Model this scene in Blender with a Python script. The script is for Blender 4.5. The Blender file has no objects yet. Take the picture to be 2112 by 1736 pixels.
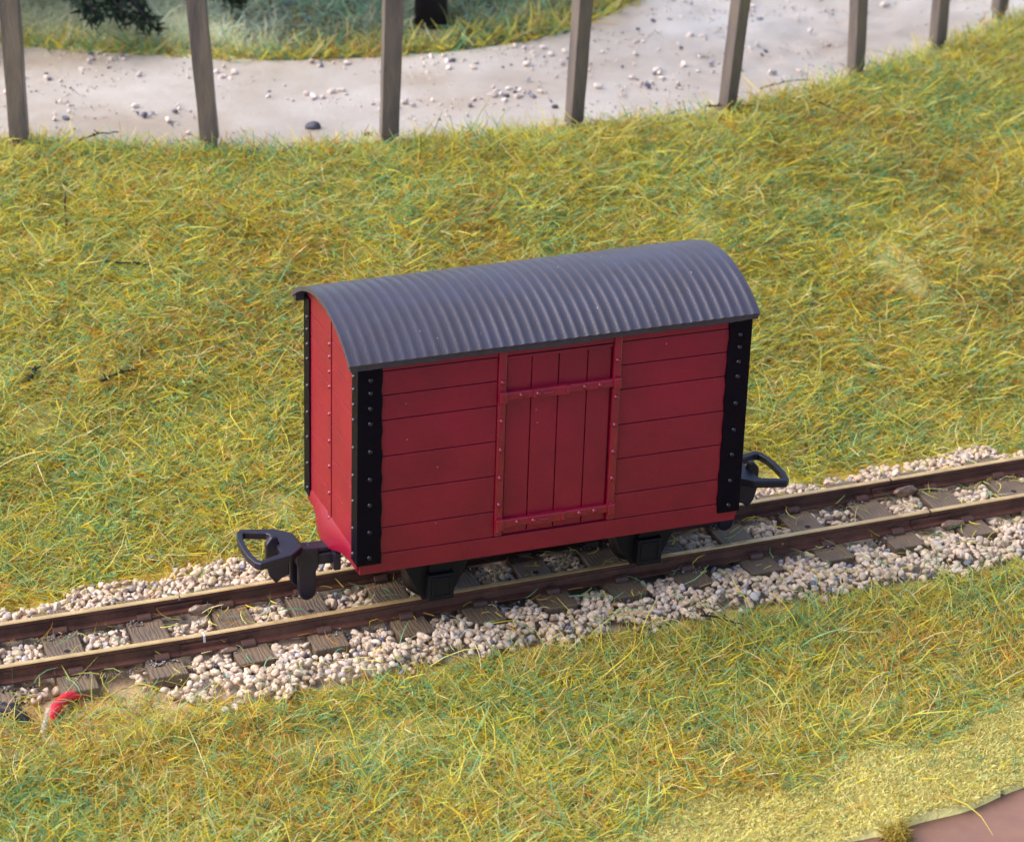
import bpy, bmesh, math, random
import numpy as np
from mathutils import Vector, Matrix
R = math.radians
S = bpy.context.scene
COL = S.collection
random.seed(7); RNG = np.random.default_rng(11)

# ---------------------------------------------------------------- camera (units: centimetres of the model railway)
cam_d = bpy.data.cameras.new('camera'); cam = bpy.data.objects.new('camera', cam_d); COL.objects.link(cam)
fw = Vector((0.324, 0.844, -0.427)).normalized()
rt = Vector((0.936, -0.353, 0.013)); rt = (rt - fw * rt.dot(fw)).normalized()
up = rt.cross(fw)
CAM = Vector((-8.217, -27.398, 15.773))
M = Matrix((rt, up, -fw)).transposed().to_4x4(); M.translation = CAM
cam.matrix_world = M
cam_d.sensor_width = 36; cam_d.sensor_fit = 'HORIZONTAL'; cam_d.lens = 36 * 5564.4 / 2112
cam_d.clip_start = 0.5; cam_d.clip_end = 500
cam_d.dof.use_dof = True; cam_d.dof.focus_distance = 32.3; cam_d.dof.aperture_fstop = 0.75
S.camera = cam

# ---------------------------------------------------------------- light
W = bpy.data.worlds.new("World"); S.world = W; W.use_nodes = True
nt = W.node_tree; nt.nodes.clear()
sky = nt.nodes.new('ShaderNodeTexSky'); sky.sky_type = 'NISHITA'; sky.sun_disc = False
SUN = Vector((-0.66, 0.20, 0.74)).normalized()
elev = math.asin(SUN.z); azim = math.atan2(SUN.x, SUN.y)
sky.sun_elevation = elev; sky.sun_rotation = azim
sky.air_density = 0.8; sky.dust_density = 2.5; sky.ozone_density = 1.0
bg = nt.nodes.new('ShaderNodeBackground'); bg.inputs['Strength'].default_value = 0.15
wo = nt.nodes.new('ShaderNodeOutputWorld')
nt.links.new(sky.outputs[0], bg.inputs[0]); nt.links.new(bg.outputs[0], wo.inputs[0])
sl = bpy.data.lights.new('sun', 'SUN'); sl.energy = 2.0; sl.angle = R(72); sl.color = (1.0, 0.965, 0.94)
so = bpy.data.objects.new('sun', sl); COL.objects.link(so)
so.rotation_euler = SUN.to_track_quat('Z', 'Y').to_euler(); so.location = (-10, 0, 20)
S.view_settings.view_transform = 'Standard'; S.view_settings.look = 'None'
S.view_settings.exposure = 1.0; S.view_settings.gamma = 1

# ---------------------------------------------------------------- helpers
def tag(o, label=None, cat=None, group=None, kind=None):
    if label: o['label'] = label
    if cat: o['category'] = cat
    if group: o['group'] = group
    if kind: o['kind'] = kind
    return o
def empty(name, loc=(0, 0, 0), rot=(0, 0, 0)):
    o = bpy.data.objects.new(name, None); COL.objects.link(o); o.location = loc; o.rotation_euler = rot
    o.empty_display_size = .1
    return o
class MB:
    def __init__(s): s.bm = bmesh.new()
    def box(s, x0, x1, y0, y1, z0, z1, mi=0):
        bm = s.bm
        v = [bm.verts.new((x, y, z)) for x in (x0, x1) for y in (y0, y1) for z in (z0, z1)]
        for q in ((0, 1, 3, 2), (4, 6, 7, 5), (0, 4, 5, 1), (2, 3, 7, 6), (0, 2, 6, 4), (1, 5, 7, 3)):
            f = bm.faces.new([v[i] for i in q]); f.material_index = mi
        return s
    def prism(s, pts, axis, a, b, mi=0):
        # pts 2D polygon; extruded along axis from a to b
        def P(p, t):
            if axis == 'x': return (t, p[0], p[1])
            if axis == 'y': return (p[0], t, p[1])
            return (p[0], p[1], t)
        bm = s.bm; A = [bm.verts.new(P(p, a)) for p in pts]; B = [bm.verts.new(P(p, b)) for p in pts]
        n = len(pts)
        fs = [bm.faces.new(A), bm.faces.new(B[::-1])]
        for i in range(n): fs.append(bm.faces.new((A[i], B[i], B[(i + 1) % n], A[(i + 1) % n])))
        for f in fs: f.material_index = mi
        return s
    def dome(s, c, r, nrm, seg=8, flat=.6):
        n = Vector(nrm); q = n.to_track_quat('Z', 'Y'); c = Vector(c); rings = []
        for k in range(3):
            a = k * math.pi / 6
            rings.append([s.bm.verts.new(c + q @ Vector((r * math.cos(a) * math.cos(t), r * math.cos(a) * math.sin(t), r * flat * math.sin(a))))
                          for t in [2 * math.pi * i / seg for i in range(seg)]])
        top = s.bm.verts.new(c + q @ Vector((0, 0, r * flat)))
        for k in range(2):
            for i in range(seg):
                f = s.bm.faces.new((rings[k][i], rings[k][(i + 1) % seg], rings[k + 1][(i + 1) % seg], rings[k + 1][i])); f.smooth = True
        for i in range(seg):
            f = s.bm.faces.new((rings[2][i], rings[2][(i + 1) % seg], top)); f.smooth = True
        return s
    def tube(s, pts, rad, seg=8, mi=0):
        pts = [Vector(p) for p in pts]; rads = rad if hasattr(rad, '__len__') else [rad] * len(pts); prev = None
        for i, p in enumerate(pts):
            d = (pts[min(i + 1, len(pts) - 1)] - pts[max(i - 1, 0)]).normalized()
            q = d.to_track_quat('Z', 'Y')
            ring = [s.bm.verts.new(p + q @ Vector((rads[i] * math.cos(t), rads[i] * math.sin(t), 0))) for t in [2 * math.pi * k / seg for k in range(seg)]]
            if prev:
                for k in range(seg):
                    f = s.bm.faces.new((prev[k], prev[(k + 1) % seg], ring[(k + 1) % seg], ring[k])); f.smooth = True; f.material_index = mi
            else: s.bm.faces.new(ring[::-1])
            prev = ring
        s.bm.faces.new(prev)
        return s
    def lathe(s, prof, axis_c, seg=32, mi=0):
        # profile (r, y) revolved round the y axis at axis_c=(x,z)
        prev = None; first = None
        for i in range(seg):
            t = 2 * math.pi * i / seg
            ring = [s.bm.verts.new((axis_c[0] + r * math.cos(t), y, axis_c[1] + r * math.sin(t))) for r, y in prof]
            if prev:
                for k in range(len(prof) - 1):
                    f = s.bm.faces.new((prev[k], prev[k + 1], ring[k + 1], ring[k])); f.smooth = True; f.material_index = mi
            else: first = ring
            prev = ring
        for k in range(len(prof) - 1):
            f = s.bm.faces.new((prev[k], prev[k + 1], first[k + 1], first[k])); f.smooth = True; f.material_index = mi
        return s
    def build(s, name, mat, parent=None, bevel=0, segs=2):
        bmesh.ops.recalc_face_normals(s.bm, faces=s.bm.faces)
        me = bpy.data.meshes.new(name); s.bm.to_mesh(me); s.bm.free()
        for m in (mat if isinstance(mat, (list, tuple)) else [mat]): me.materials.append(m)
        o = bpy.data.objects.new(name, me); COL.objects.link(o)
        if parent: o.parent = parent
        if bevel:
            b = o.modifiers.new('bevel', 'BEVEL'); b.width = bevel; b.segments = segs; b.limit_method = 'ANGLE'; b.angle_limit = R(35)
            b.harden_normals = False
        return o
def hash2(ix, iy, seed):
    h = (ix.astype(np.int64) * 374761393 + iy.astype(np.int64) * 668265263 + seed * 1442695041) & 0xffffffff
    h = ((h ^ (h >> 13)) * 1274126177) & 0xffffffff
    return ((h ^ (h >> 16)) & 0xffff) / 65535.0
def noise(x, y, sc, seed=0):
    x = np.asarray(x, float) / sc; y = np.asarray(y, float) / sc
    ix = np.floor(x); iy = np.floor(y); fx = x - ix; fy = y - iy
    fx = fx * fx * (3 - 2 * fx); fy = fy * fy * (3 - 2 * fy)
    a = hash2(ix, iy, seed); b = hash2(ix + 1, iy, seed); c = hash2(ix, iy + 1, seed); d = hash2(ix + 1, iy + 1, seed)
    return (a * (1 - fx) + b * fx) * (1 - fy) + (c * (1 - fx) + d * fx) * fy     # 0..1
def sm(t): t = np.clip(t, 0, 1); return t * t * (3 - 2 * t)

# ---------------------------------------------------------------- materials
def mat(name, col, rough=.6, spec=.5, metal=0, noise_amt=0, nscale=5, bump=0, bscale=40, col2=None, coat=0, rvar=0):
    m = bpy.data.materials.new(name); m.use_nodes = True; n = m.node_tree; p = n.nodes['Principled BSDF']
    p.inputs['Base Color'].default_value = (*col, 1); p.inputs['Roughness'].default_value = rough
    p.inputs['Metallic'].default_value = metal; p.inputs['Specular IOR Level'].default_value = spec
    p.inputs['Coat Weight'].default_value = coat; p.inputs['Coat Roughness'].default_value = .25
    tc = n.nodes.new('ShaderNodeTexCoord')
    if noise_amt or col2:
        t = n.nodes.new('ShaderNodeTexNoise'); t.inputs['Scale'].default_value = nscale; t.inputs['Detail'].default_value = 6; t.inputs['Roughness'].default_value = .65
        n.links.new(tc.outputs['Object'], t.inputs['Vector'])
        mx = n.nodes.new('ShaderNodeMix'); mx.data_type = 'RGBA'
        c2 = col2 or tuple(c * (1 - noise_amt) for c in col)
        rp = n.nodes.new('ShaderNodeMapRange'); rp.inputs[1].default_value = .38; rp.inputs[2].default_value = .66
        n.links.new(t.outputs[0], rp.inputs[0]); n.links.new(rp.outputs[0], mx.inputs[0])
        mx.inputs[6].default_value = (*col, 1); mx.inputs[7].default_value = (*c2, 1)
        n.links.new(mx.outputs[2], p.inputs['Base Color'])
        if rvar:
            r2 = n.nodes.new('ShaderNodeMapRange'); r2.inputs[3].default_value = rough - rvar; r2.inputs[4].default_value = rough + rvar
            n.links.new(t.outputs[0], r2.inputs[0]); n.links.new(r2.outputs[0], p.inputs['Roughness'])
    if bump:
        t2 = n.nodes.new('ShaderNodeTexNoise'); t2.inputs['Scale'].default_value = bscale; t2.inputs['Detail'].default_value = 5
        n.links.new(tc.outputs['Object'], t2.inputs['Vector'])
        b = n.nodes.new('ShaderNodeBump'); b.inputs['Strength'].default_value = bump; b.inputs['Distance'].default_value = .02
        n.links.new(t2.outputs[0], b.inputs['Height']); n.links.new(b.outputs[0], p.inputs['Normal'])
    return m
def specks(m, thr, col, scale):
    # dust specks: tiny spots of another colour
    n = m.node_tree; p = n.nodes['Principled BSDF']
    tc = n.nodes.new('ShaderNodeTexCoord'); v = n.nodes.new('ShaderNodeTexVoronoi'); v.inputs['Scale'].default_value = scale
    n.links.new(tc.outputs['Object'], v.inputs['Vector'])
    lt = n.nodes.new('ShaderNodeMath'); lt.operation = 'LESS_THAN'; lt.inputs[1].default_value = thr
    n.links.new(v.outputs['Distance'], lt.inputs[0])
    sx = n.nodes.new('ShaderNodeSeparateColor'); n.links.new(v.outputs['Color'], sx.inputs[0])
    g = n.nodes.new('ShaderNodeMath'); g.operation = 'GREATER_THAN'; g.inputs[1].default_value = .6; n.links.new(sx.outputs[0], g.inputs[0])
    mu = n.nodes.new('ShaderNodeMath'); mu.operation = 'MULTIPLY'; n.links.new(lt.outputs[0], mu.inputs[0]); n.links.new(g.outputs[0], mu.inputs[1])
    mx = n.nodes.new('ShaderNodeMix'); mx.data_type = 'RGBA'
    src = p.inputs['Base Color'].links[0].from_socket if p.inputs['Base Color'].links else None
    if src: n.links.new(src, mx.inputs[6])
    else: mx.inputs[6].default_value = p.inputs['Base Color'].default_value
    mx.inputs[7].default_value = (*col, 1); n.links.new(mu.outputs[0], mx.inputs[0]); n.links.new(mx.outputs[2], p.inputs['Base Color'])
    return m
def streak(m, sc):
    # stretch the noise along the post: grain streaks
    n = m.node_tree
    for t in [q for q in n.nodes if q.type == 'TEX_NOISE']:
        src = t.inputs['Vector'].links[0].from_socket; mp = n.nodes.new('ShaderNodeMapping'); mp.inputs['Scale'].default_value = sc
        n.links.new(src, mp.inputs[0]); n.links.new(mp.outputs[0], t.inputs['Vector'])
    return m
def attr_mat(name, rough=.6, spec=.3, bump=0, bscale=30, trans=0):
    m = bpy.data.materials.new(name); m.use_nodes = True; n = m.node_tree; p = n.nodes['Principled BSDF']
    a = n.nodes.new('ShaderNodeAttribute'); a.attribute_name = 'Col'
    n.links.new(a.outputs['Color'], p.inputs['Base Color'])
    p.inputs['Roughness'].default_value = rough; p.inputs['Specular IOR Level'].default_value = spec
    if trans:
        tr = n.nodes.new('ShaderNodeBsdfTranslucent'); n.links.new(a.outputs['Color'], tr.inputs[0])
        mx = n.nodes.new('ShaderNodeMixShader'); mx.inputs[0].default_value = trans
        out = n.nodes['Material Output']; n.links.new(p.outputs[0], mx.inputs[1]); n.links.new(tr.outputs[0], mx.inputs[2]); n.links.new(mx.outputs[0], out.inputs[0])
    if bump:
        tc = n.nodes.new('ShaderNodeTexCoord'); t2 = n.nodes.new('ShaderNodeTexNoise'); t2.inputs['Scale'].default_value = bscale; t2.inputs['Detail'].default_value = 6
        n.links.new(tc.outputs['Object'], t2.inputs['Vector'])
        b = n.nodes.new('ShaderNodeBump'); b.inputs['Strength'].default_value = bump; b.inputs['Distance'].default_value = .04
        n.links.new(t2.outputs[0], b.inputs['Height']); n.links.new(b.outputs[0], p.inputs['Normal'])
    return m
m_red = specks(mat('red_paint', (.265, .0045, .027), .36, .5, noise_amt=.28, nscale=1.1, bump=.18, bscale=40, rvar=.12), .05, (.6, .12, .12), 5)
m_post = mat('black_paint', (.0035, .002, .008), .42, .10, noise_amt=.3, nscale=3, bump=.25, bscale=18)
m_trim = mat('glossy_red_paint', (.275, .0055, .028), .26, .55, noise_amt=.25, nscale=4, bump=.2, bscale=30, coat=.2)
m_rivet = mat('highlit_black_rivet', (.007, .007, .013), .30, .5, coat=.12)  # lighter than the post black: rivet highlights put into the colour
m_black = mat('black_plastic', (.016, .012, .024), .38, .45, bump=.15, bscale=60)
m_frame = mat('black_underframe', (.006, .0055, .009), .5, .25, bump=.2, bscale=50)
m_roof = specks(mat('grey_roof_paint', (.062, .057, .082), .36, .5, col2=(.056, .048, .060), nscale=2.2, bump=.2, bscale=45, rvar=.08), .045, (.5, .48, .45), 6)
m_eave = mat('dark_eave_paint', (.045, .045, .065), .4, .5, noise_amt=.4, nscale=8, bump=.3, bscale=20)
m_wheel = mat('blackened_wheel', (.010, .009, .012), .4, .4)
m_rim = mat('wheel_rim_metal', (.06, .05, .045), .4, .5, metal=.6)
m_rail = mat('rusty_rail_side', (.115, .044, .030), .42, .5, col2=(.055, .024, .018), nscale=4, bump=.4, bscale=30)
m_head = mat('brass_rail_head', (.88, .60, .26), .22, .6, metal=.45, col2=(.60, .38, .16), nscale=3, bump=.15, bscale=30, rvar=.1)
m_chair = mat('brown_plastic_chair', (.095, .045, .032), .5, .5, bump=.3, bscale=30, noise_amt=.4, nscale=5)
m_glue = mat('dried_amber_glue', (.12, .060, .032), .15, .6, col2=(.24, .15, .085), nscale=9, bump=.8, bscale=14, coat=.6)
m_hole_shade = mat('painted_hole_shade', (.012, .010, .009), .9)
m_fence = streak(mat('painted_fence_post', (.175, .135, .112), .42, .5, col2=(.080, .068, .075), nscale=1.6, bump=.5, bscale=14), (2.6, 2.6, .45))
m_wire_red = mat('red_wire_insulation', (.75, .012, .045), .3, .5, coat=.3)
m_wire_black = mat('black_wire_insulation', (.02, .02, .03), .3, .5, coat=.3, bump=.4, bscale=15)
m_clear = mat('clear_glue_skin', (.42, .33, .24), .2, .5, coat=.5)
m_twig = mat('dark_twig', (.020, .014, .011), .7, .3)
m_bark = mat('dark_tree_bark', (.020, .014, .018), .8, .3, bump=.8, bscale=8)
m_fir = attr_mat('dark_fir_needles', .6, .2)
m_fibre = attr_mat('static_grass_fibre', .5, .35, trans=.42)
m_ground = attr_mat('ground_soil', .85, .2, bump=.9, bscale=14)
m_stone = attr_mat('ballast_stone', .5, .4, bump=.25, bscale=25)
def sleeper_mat():
    m = mat('sleeper_brown_plastic', (.20, .138, .088), .5, .4, col2=(.135, .098, .070), nscale=3, rvar=.05)
    n = m.node_tree; p = n.nodes['Principled BSDF']; tc = n.nodes.new('ShaderNodeTexCoord')
    mp = n.nodes.new('ShaderNodeMapping'); mp.inputs['Scale'].default_value = (1, .30, 1)
    w = n.nodes.new('ShaderNodeTexWave'); w.bands_direction = 'X'; w.inputs['Scale'].default_value = 6.5; w.inputs['Distortion'].default_value = 9; w.inputs['Detail'].default_value = 2; w.inputs['Detail Scale'].default_value = 1.5
    oi = n.nodes.new('ShaderNodeObjectInfo'); ad = n.nodes.new('ShaderNodeVectorMath'); ad.operation = 'ADD'
    sc = n.nodes.new('ShaderNodeVectorMath'); sc.operation = 'SCALE'; sc.inputs['Scale'].default_value = 11
    n.links.new(oi.outputs['Location'], sc.inputs[0])
    n.links.new(tc.outputs['Object'], ad.inputs[0]); n.links.new(sc.outputs[0], ad.inputs[1]); n.links.new(ad.outputs[0], mp.inputs[0])
    n.links.new(mp.outputs[0], w.inputs[0])
    b = n.nodes.new('ShaderNodeBump'); b.inputs['Strength'].default_value = .5; b.inputs['Distance'].default_value = .008
    n.links.new(w.outputs['Fac'], b.inputs['Height']); n.links.new(b.outputs[0], p.inputs['Normal'])
    src = p.inputs['Base Color'].links[0].from_socket
    mx = n.nodes.new('ShaderNodeMix'); mx.data_type = 'RGBA'; mx.blend_type = 'MULTIPLY'; mx.inputs[0].default_value = .14
    n.links.new(src, mx.inputs[6]); n.links.new(w.outputs['Color'], mx.inputs[7]); n.links.new(mx.outputs[2], p.inputs['Base Color'])
    return m
m_sleeper = sleeper_mat()
def path_mat():
    m = mat('pale_dusty_path', (.37, .295, .225), .40, .5, col2=(.50, .45, .40), nscale=.35, rvar=.15)
    n = m.node_tree; p = n.nodes['Principled BSDF']; tc = n.nodes.new('ShaderNodeTexCoord')
    t = n.nodes.new('ShaderNodeTexNoise'); t.inputs['Scale'].default_value = 5; t.inputs['Detail'].default_value = 8; t.inputs['Roughness'].default_value = .7
    n.links.new(tc.outputs['Object'], t.inputs['Vector'])
    b = n.nodes.new('ShaderNodeBump'); b.inputs['Strength'].default_value = .5; b.inputs['Distance'].default_value = .05
    n.links.new(t.outputs[0], b.inputs['Height']); n.links.new(b.outputs[0], p.inputs['Normal'])
    return m
m_path = path_mat()
m_board = mat('brown_painted_board', (.26, .14, .10), .55, .3, col2=(.20, .105, .08), nscale=1.5, bump=.2, bscale=6)

# ---------------------------------------------------------------- terrain
PF = np.array([(-14, 17.10), (-8, 14.40), (-4, 12.60), (-1.58, 11.58), (.48, 10.65), (2.25, 9.90), (4.03, 9.60), (5.54, 9.43), (7.92, 9.28), (9.42, 9.32), (11.7, 10.00), (14.1, 11.10), (16.9, 12.50), (24, 16.60), (34, 23.60)])
PB = np.array([(-14, 24), (-6, 19.2), (-2.5, 17.4), (-.715, 16.4), (.75, 15.5), (2.17, 14.65), (3.66, 14.02), (5.25, 13.7), (6.5, 13.63), (7.68, 13.75), (8.66, 14.15), (9.58, 14.67), (10.58, 15.5), (12, 17.5), (14, 21), (18, 29), (34, 60)])
yf = lambda x: np.interp(x, PF[:, 0], PF[:, 1]); yb = lambda x: np.interp(x, PB[:, 0], PB[:, 1])
ZR = 2.0
def edge_y(x): return -6.12 + .138 * (x - 3.9) + .04 * np.sin(x * 2.1) + .02 * np.sin(x * 5.3 + 1) - .16 * np.exp(-((x - 4.42) / .10) ** 2)
YN = np.array([(-14, -.8), (-4.7, -.75), (-3.0, -.8), (-2.4, -1.15), (-1.87, -1.5), (-1.2, -1.62), (0, -1.56), (.8, -1.5), (2.2, -1.5), (4.2, -1.5), (6, -1.58), (9, -1.6), (34, -1.6)])
YFAR = np.array([(-14, 1.35), (-3.7, 1.42), (-1.9, 1.6), (-1.0, 1.68), (-.3, 1.5), (3, 1.45), (7, 1.32), (8.6, 1.42), (10.4, 1.25), (34, 1.25)])
yn = lambda x: np.interp(x, YN[:, 0], YN[:, 1]); yfar = lambda x: np.interp(x, YFAR[:, 0], YFAR[:, 1])
def H(x, y):
    x = np.asarray(x, float); y = np.asarray(y, float)
    n = (noise(x, y, 1.7, 1) - .5) * .20 + (noise(x, y, .6, 2) - .5) * .10
    e = yf(x)
    t = np.clip((y - 1.5) / (e - 1.5), 0, 1)
    prof = .55 * t + .45 * sm(t)
    h = -.36 + (ZR + .36) * prof
    amp = sm((y - 1.5) / 1.0) * sm((e - y) / .8 + .15)
    h = h + n * amp * 1.5
    # near side of the track
    near = -.36 - .10 * sm((-1.2 - y) / 2) + n * sm((-1.7 - y) / .7)
    near = near - .10 * sm((-4.5 - y) / 1.8)
    h = np.where(y < -1.2, near, h)
    # bed under the ballast
    inb = (y > yn(x)) & (y < yfar(x))
    h = np.where(inb, h - .04, h)
    # behind the path the ground rises a little
    bk = sm((y - yb(x)) / 4)
    h = np.where(y > e, ZR + .45 * bk + (noise(x, y, 1.1, 5) - .5) * .35 * sm((y - yb(x)) / 1.0), h)
    # drop off at the board edge
    h = np.where(y < edge_y(x), -1.0, h)
    return h
def grid_mesh(name, X, Y, Z, colr, m):
    ny, nx = X.shape
    me = bpy.data.meshes.new(name); V = np.stack([X, Y, Z], -1).reshape(-1, 3)
    i = np.arange((ny - 1) * nx).reshape(ny - 1, nx)[:, :-1].ravel()
    F = np.stack([i, i + 1, i + nx + 1, i + nx], 1)
    fast_mesh(me, V, F, colr); me.materials.append(m)
    o = bpy.data.objects.new(name, me); COL.objects.link(o); return o
def fast_mesh(me, V, F, colr=None, smooth=True):
    k = F.shape[1]
    me.vertices.add(len(V)); me.vertices.foreach_set('co', V.astype(np.float32).ravel())
    me.loops.add(F.size); me.loops.foreach_set('vertex_index', F.astype(np.int32).ravel())
    me.polygons.add(len(F)); me.polygons.foreach_set('loop_start', np.arange(0, F.size, k, dtype=np.int32))
    me.polygons.foreach_set('use_smooth', np.full(len(F), smooth, dtype=bool))
    me.update(calc_edges=True)
    if colr is not None:
        a = me.color_attributes.new('Col', 'FLOAT_COLOR', 'POINT')
        c = np.concatenate([colr.reshape(-1, 3), np.ones((len(V), 1))], 1).astype(np.float32); a.data.foreach_set('color', c.ravel())
    me.validate()
def ground_col(x, y):
    a = noise(x, y, 1.6, 21)[..., None]; b = noise(x, y, .22, 22)[..., None]; g = noise(x, y, .12, 23)[..., None]
    base = np.array([.52, .34, .06]) * (1 - a) + np.array([.40, .37, .08]) * a
    base = base * (.75 + .5 * b) + (g > .72) * np.array([-.02, .05, .02])
    glue = sm((noise(x, y, 1.3, 31) - .66) * 4)[..., None] * .6
    base = base * (1 - glue) + np.array([.56, .53, .28]) * glue
    inb = ((y > yn(x) + .12) & (y < yfar(x) - .1))[..., None]
    bare = sm((-2.0 - x) / .5)[..., None] * ((y < -.3) & (y > -1.9))[..., None]
    base = np.where(inb, np.array([.50, .41, .33]) * (.55 + .6 * b), base)
    base = np.where((bare > .3) & (noise(x, y, .5, 33)[..., None] > .3), np.array([.50, .34, .19]) * (.6 + .6 * b), base)
    behind = (y > yb(x))[..., None]
    pale = sm((3.6 - x) / 1.2)[..., None]
    bc = np.array([.85, .80, .55]) * pale + np.array([.10, .12, .07]) * (1 - pale)
    base = np.where(behind, bc * (.7 + .6 * b), base)
    flock = sm((yflock(x) - y) / .45)[..., None]
    base = base * (1 - flock) + np.array([.78, .68, .26]) * (.85 + .3 * b) * flock
    return np.clip(base, .01, 1)
def yflock(x): return np.interp(x, [-14, .6, 2.4, 4.1, 5.5, 7, 34], [-6.3, -5.2, -4.70, -4.65, -4.35, -4.1, -3.4]) + .15 * np.sin(x * 3)
xs = np.concatenate([np.arange(-30, -6, .5), np.arange(-6, 20, .09), np.arange(20, 60, .5)])
ys = np.concatenate([np.arange(-16, -8, .5), np.arange(-8, 20, .09), np.arange(20, 110, 1.0)])
X, Y = np.meshgrid(xs, ys)
E_ = edge_y(X); up_ = (Y >= E_) & (Y < E_ + .09) & (Y > -8); dn_ = (Y < E_) & (Y >= E_ - .09) & (Y > -8)
Y = np.where(up_, E_ + .002, np.where(dn_, E_ - .002, Y))
Z = H(X, Y); Z = np.where((Y > yf(X) + .15) & (Y < yb(X) - .15), Z - .08, Z)
ground = grid_mesh('ground', X, Y, Z, ground_col(X, Y), m_ground); tag(ground, kind='structure')
# path sheet
U = np.linspace(0, 1, 60); px_ = np.arange(-14, 33, .12)
XX, UU = np.meshgrid(px_, U); A0 = yf(XX) - .05; B0 = yb(XX) + .05
YY = A0 + (B0 - A0) * UU
lump = (noise(XX, YY, .35, 41) - .5) * .10 * sm((XX - 8) / 4) + (noise(XX, YY, 1.2, 42) - .5) * .05
ZZ = ZR + .02 + lump * np.clip(np.minimum(UU, 1 - UU) * 8, 0, 1)
path = grid_mesh('path', XX, YY, ZZ, np.zeros(XX.shape + (3,)), m_path); tag(path, kind='structure')
# brown board below the grass edge
bx = np.arange(-14, 34, 1.0); by = np.arange(-20, -4, 1.0); BX, BY = np.meshgrid(bx, by)
brd = grid_mesh('board_floor', BX, BY, np.full(BX.shape, -.62), np.zeros(BX.shape + (3,)), m_board); tag(brd, kind='structure')

# ---------------------------------------------------------------- fibres (static grass)
ctr = np.array([CAM.x, CAM.y, CAM.z]); rtn = np.array(rt); upn = np.array(up); fwn = np.array(fw)
def visible(x, y, z, mg=1.18):
    d = np.stack([x, y, z], -1) - ctr
    zz = d @ fwn; u = (d @ rtn) / zz * 5564.4 / 1056; v = (d @ upn) / zz * 5564.4 / 868
    return (np.abs(u) < mg) & (np.abs(v) < mg)
PAL = np.array([(.78, .63, .05), (.70, .61, .10), (.24, .50, .23), (.13, .38, .19), (.56, .27, .045), (.76, .63, .30), (.08, .17, .09), (.54, .56, .15)])
def pick(x, y, probs):
    r = RNG.random(len(x)); c = np.cumsum(probs, 1); c /= c[:, -1:]
    idx = (r[:, None] > c).sum(1); col = PAL[np.clip(idx, 0, len(PAL) - 1)]
    return col * RNG.uniform(.8, 1.2, (len(x), 1)), idx
def make_fibres(name, x, y, z, col, L, wd, elev, curl=.6, parent=None):
    n = len(x); az = RNG.uniform(0, 2 * np.pi, n)
    def dirv(a, e): return np.stack([np.cos(a) * np.cos(e), np.sin(a) * np.cos(e), np.sin(e)], -1)
    p0 = np.stack([x, y, z], -1)
    cu = RNG.normal(0, curl, n); de = RNG.normal(-.25, .3, n) * curl
    d1 = dirv(az, elev); d2 = dirv(az + cu * .5, elev + de * .6); d3 = dirv(az + cu, elev + de * 1.2)
    P = [p0]; 
    for d in (d1, d2, d3): P.append(P[-1] + d * (L / 3)[:, None])
    rv = RNG.normal(size=(n, 3)); sd = np.cross(d2, rv); sd /= np.linalg.norm(sd, axis=1)[:, None] + 1e-9
    V = np.empty((n, 8, 3)); ws = (1, 1, .9, .35)
    for k in range(4):
        V[:, 2 * k] = P[k] - sd * (wd * ws[k] / 2)[:, None]; V[:, 2 * k + 1] = P[k] + sd * (wd * ws[k] / 2)[:, None]
    b = (np.arange(n) * 8)[:, None]
    F = np.concatenate([b + np.array([[0, 1, 3, 2]]), b + np.array([[2, 3, 5, 4]]), b + np.array([[4, 5, 7, 6]])], 1).reshape(-1, 4)
    C = np.repeat(col[:, None, :], 8, 1)
    me = bpy.data.meshes.new(name); fast_mesh(me, V.reshape(-1, 3), F, C.reshape(-1, 3)); me.materials.append(m_fibre)
    o = bpy.data.objects.new(name, me); COL.objects.link(o)
    return o
def probs_at(x, y):
    g = noise(x, y, 1.1, 51); b = noise(x, y, 1.5, 52); s = noise(x, y, .5, 53); pale = noise(x, y, 1.4, 54)
    P = np.stack([.30 + 0 * x, .20 + .2 * pale, .17 + .22 * sm((g - .45) * 3), .11 + .12 * sm((g - .5) * 3), .17 + .40 * sm((b - .5) * 3), .12 + .25 * pale * pale, .035 + .06 * s, .32 + .15 * s], 1)
    return P
def scatter(x0, x1, y0, y1, dens):
    n = int((x1 - x0) * (y1 - y0) * dens)
    return RNG.uniform(x0, x1, n), RNG.uniform(y0, y1, n)
def grass(name, area, dens, keep, Lr, wd, er, curl, label, tall=0):
    x, y = scatter(*area, dens); z = H(x, y)
    k = visible(x, y, z) & keep(x, y); x, y, z = x[k], y[k], z[k]
    col, idx = pick(x, y, probs_at(x, y)); n = len(x)
    L = RNG.gamma(4, 1 / 4, n) * Lr; L = np.clip(L, Lr * .3, Lr * 2.4)
    o = make_fibres(name, x, y, z + RNG.uniform(-.01, .05, n), col, L, wd * RNG.uniform(.7, 1.35, n), RNG.uniform(er[0], er[1], n), curl)
    return o, n
def kbank(x, y):
    e = yfar(x) - .15 + .3 * noise(x, y, .3, 61)
    return (y > e) & (y < yf(x) + .12 * noise(x, y, .2, 62) ) & (RNG.random(len(x)) < np.clip((y - e) / .5 + .15, 0, 1) * np.clip((yf(x) - y) / .3 + .35, 0, 1)
        * (1 - .78 * sm((noise(x, y, 1.3, 31) - .66) * 4)))
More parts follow.
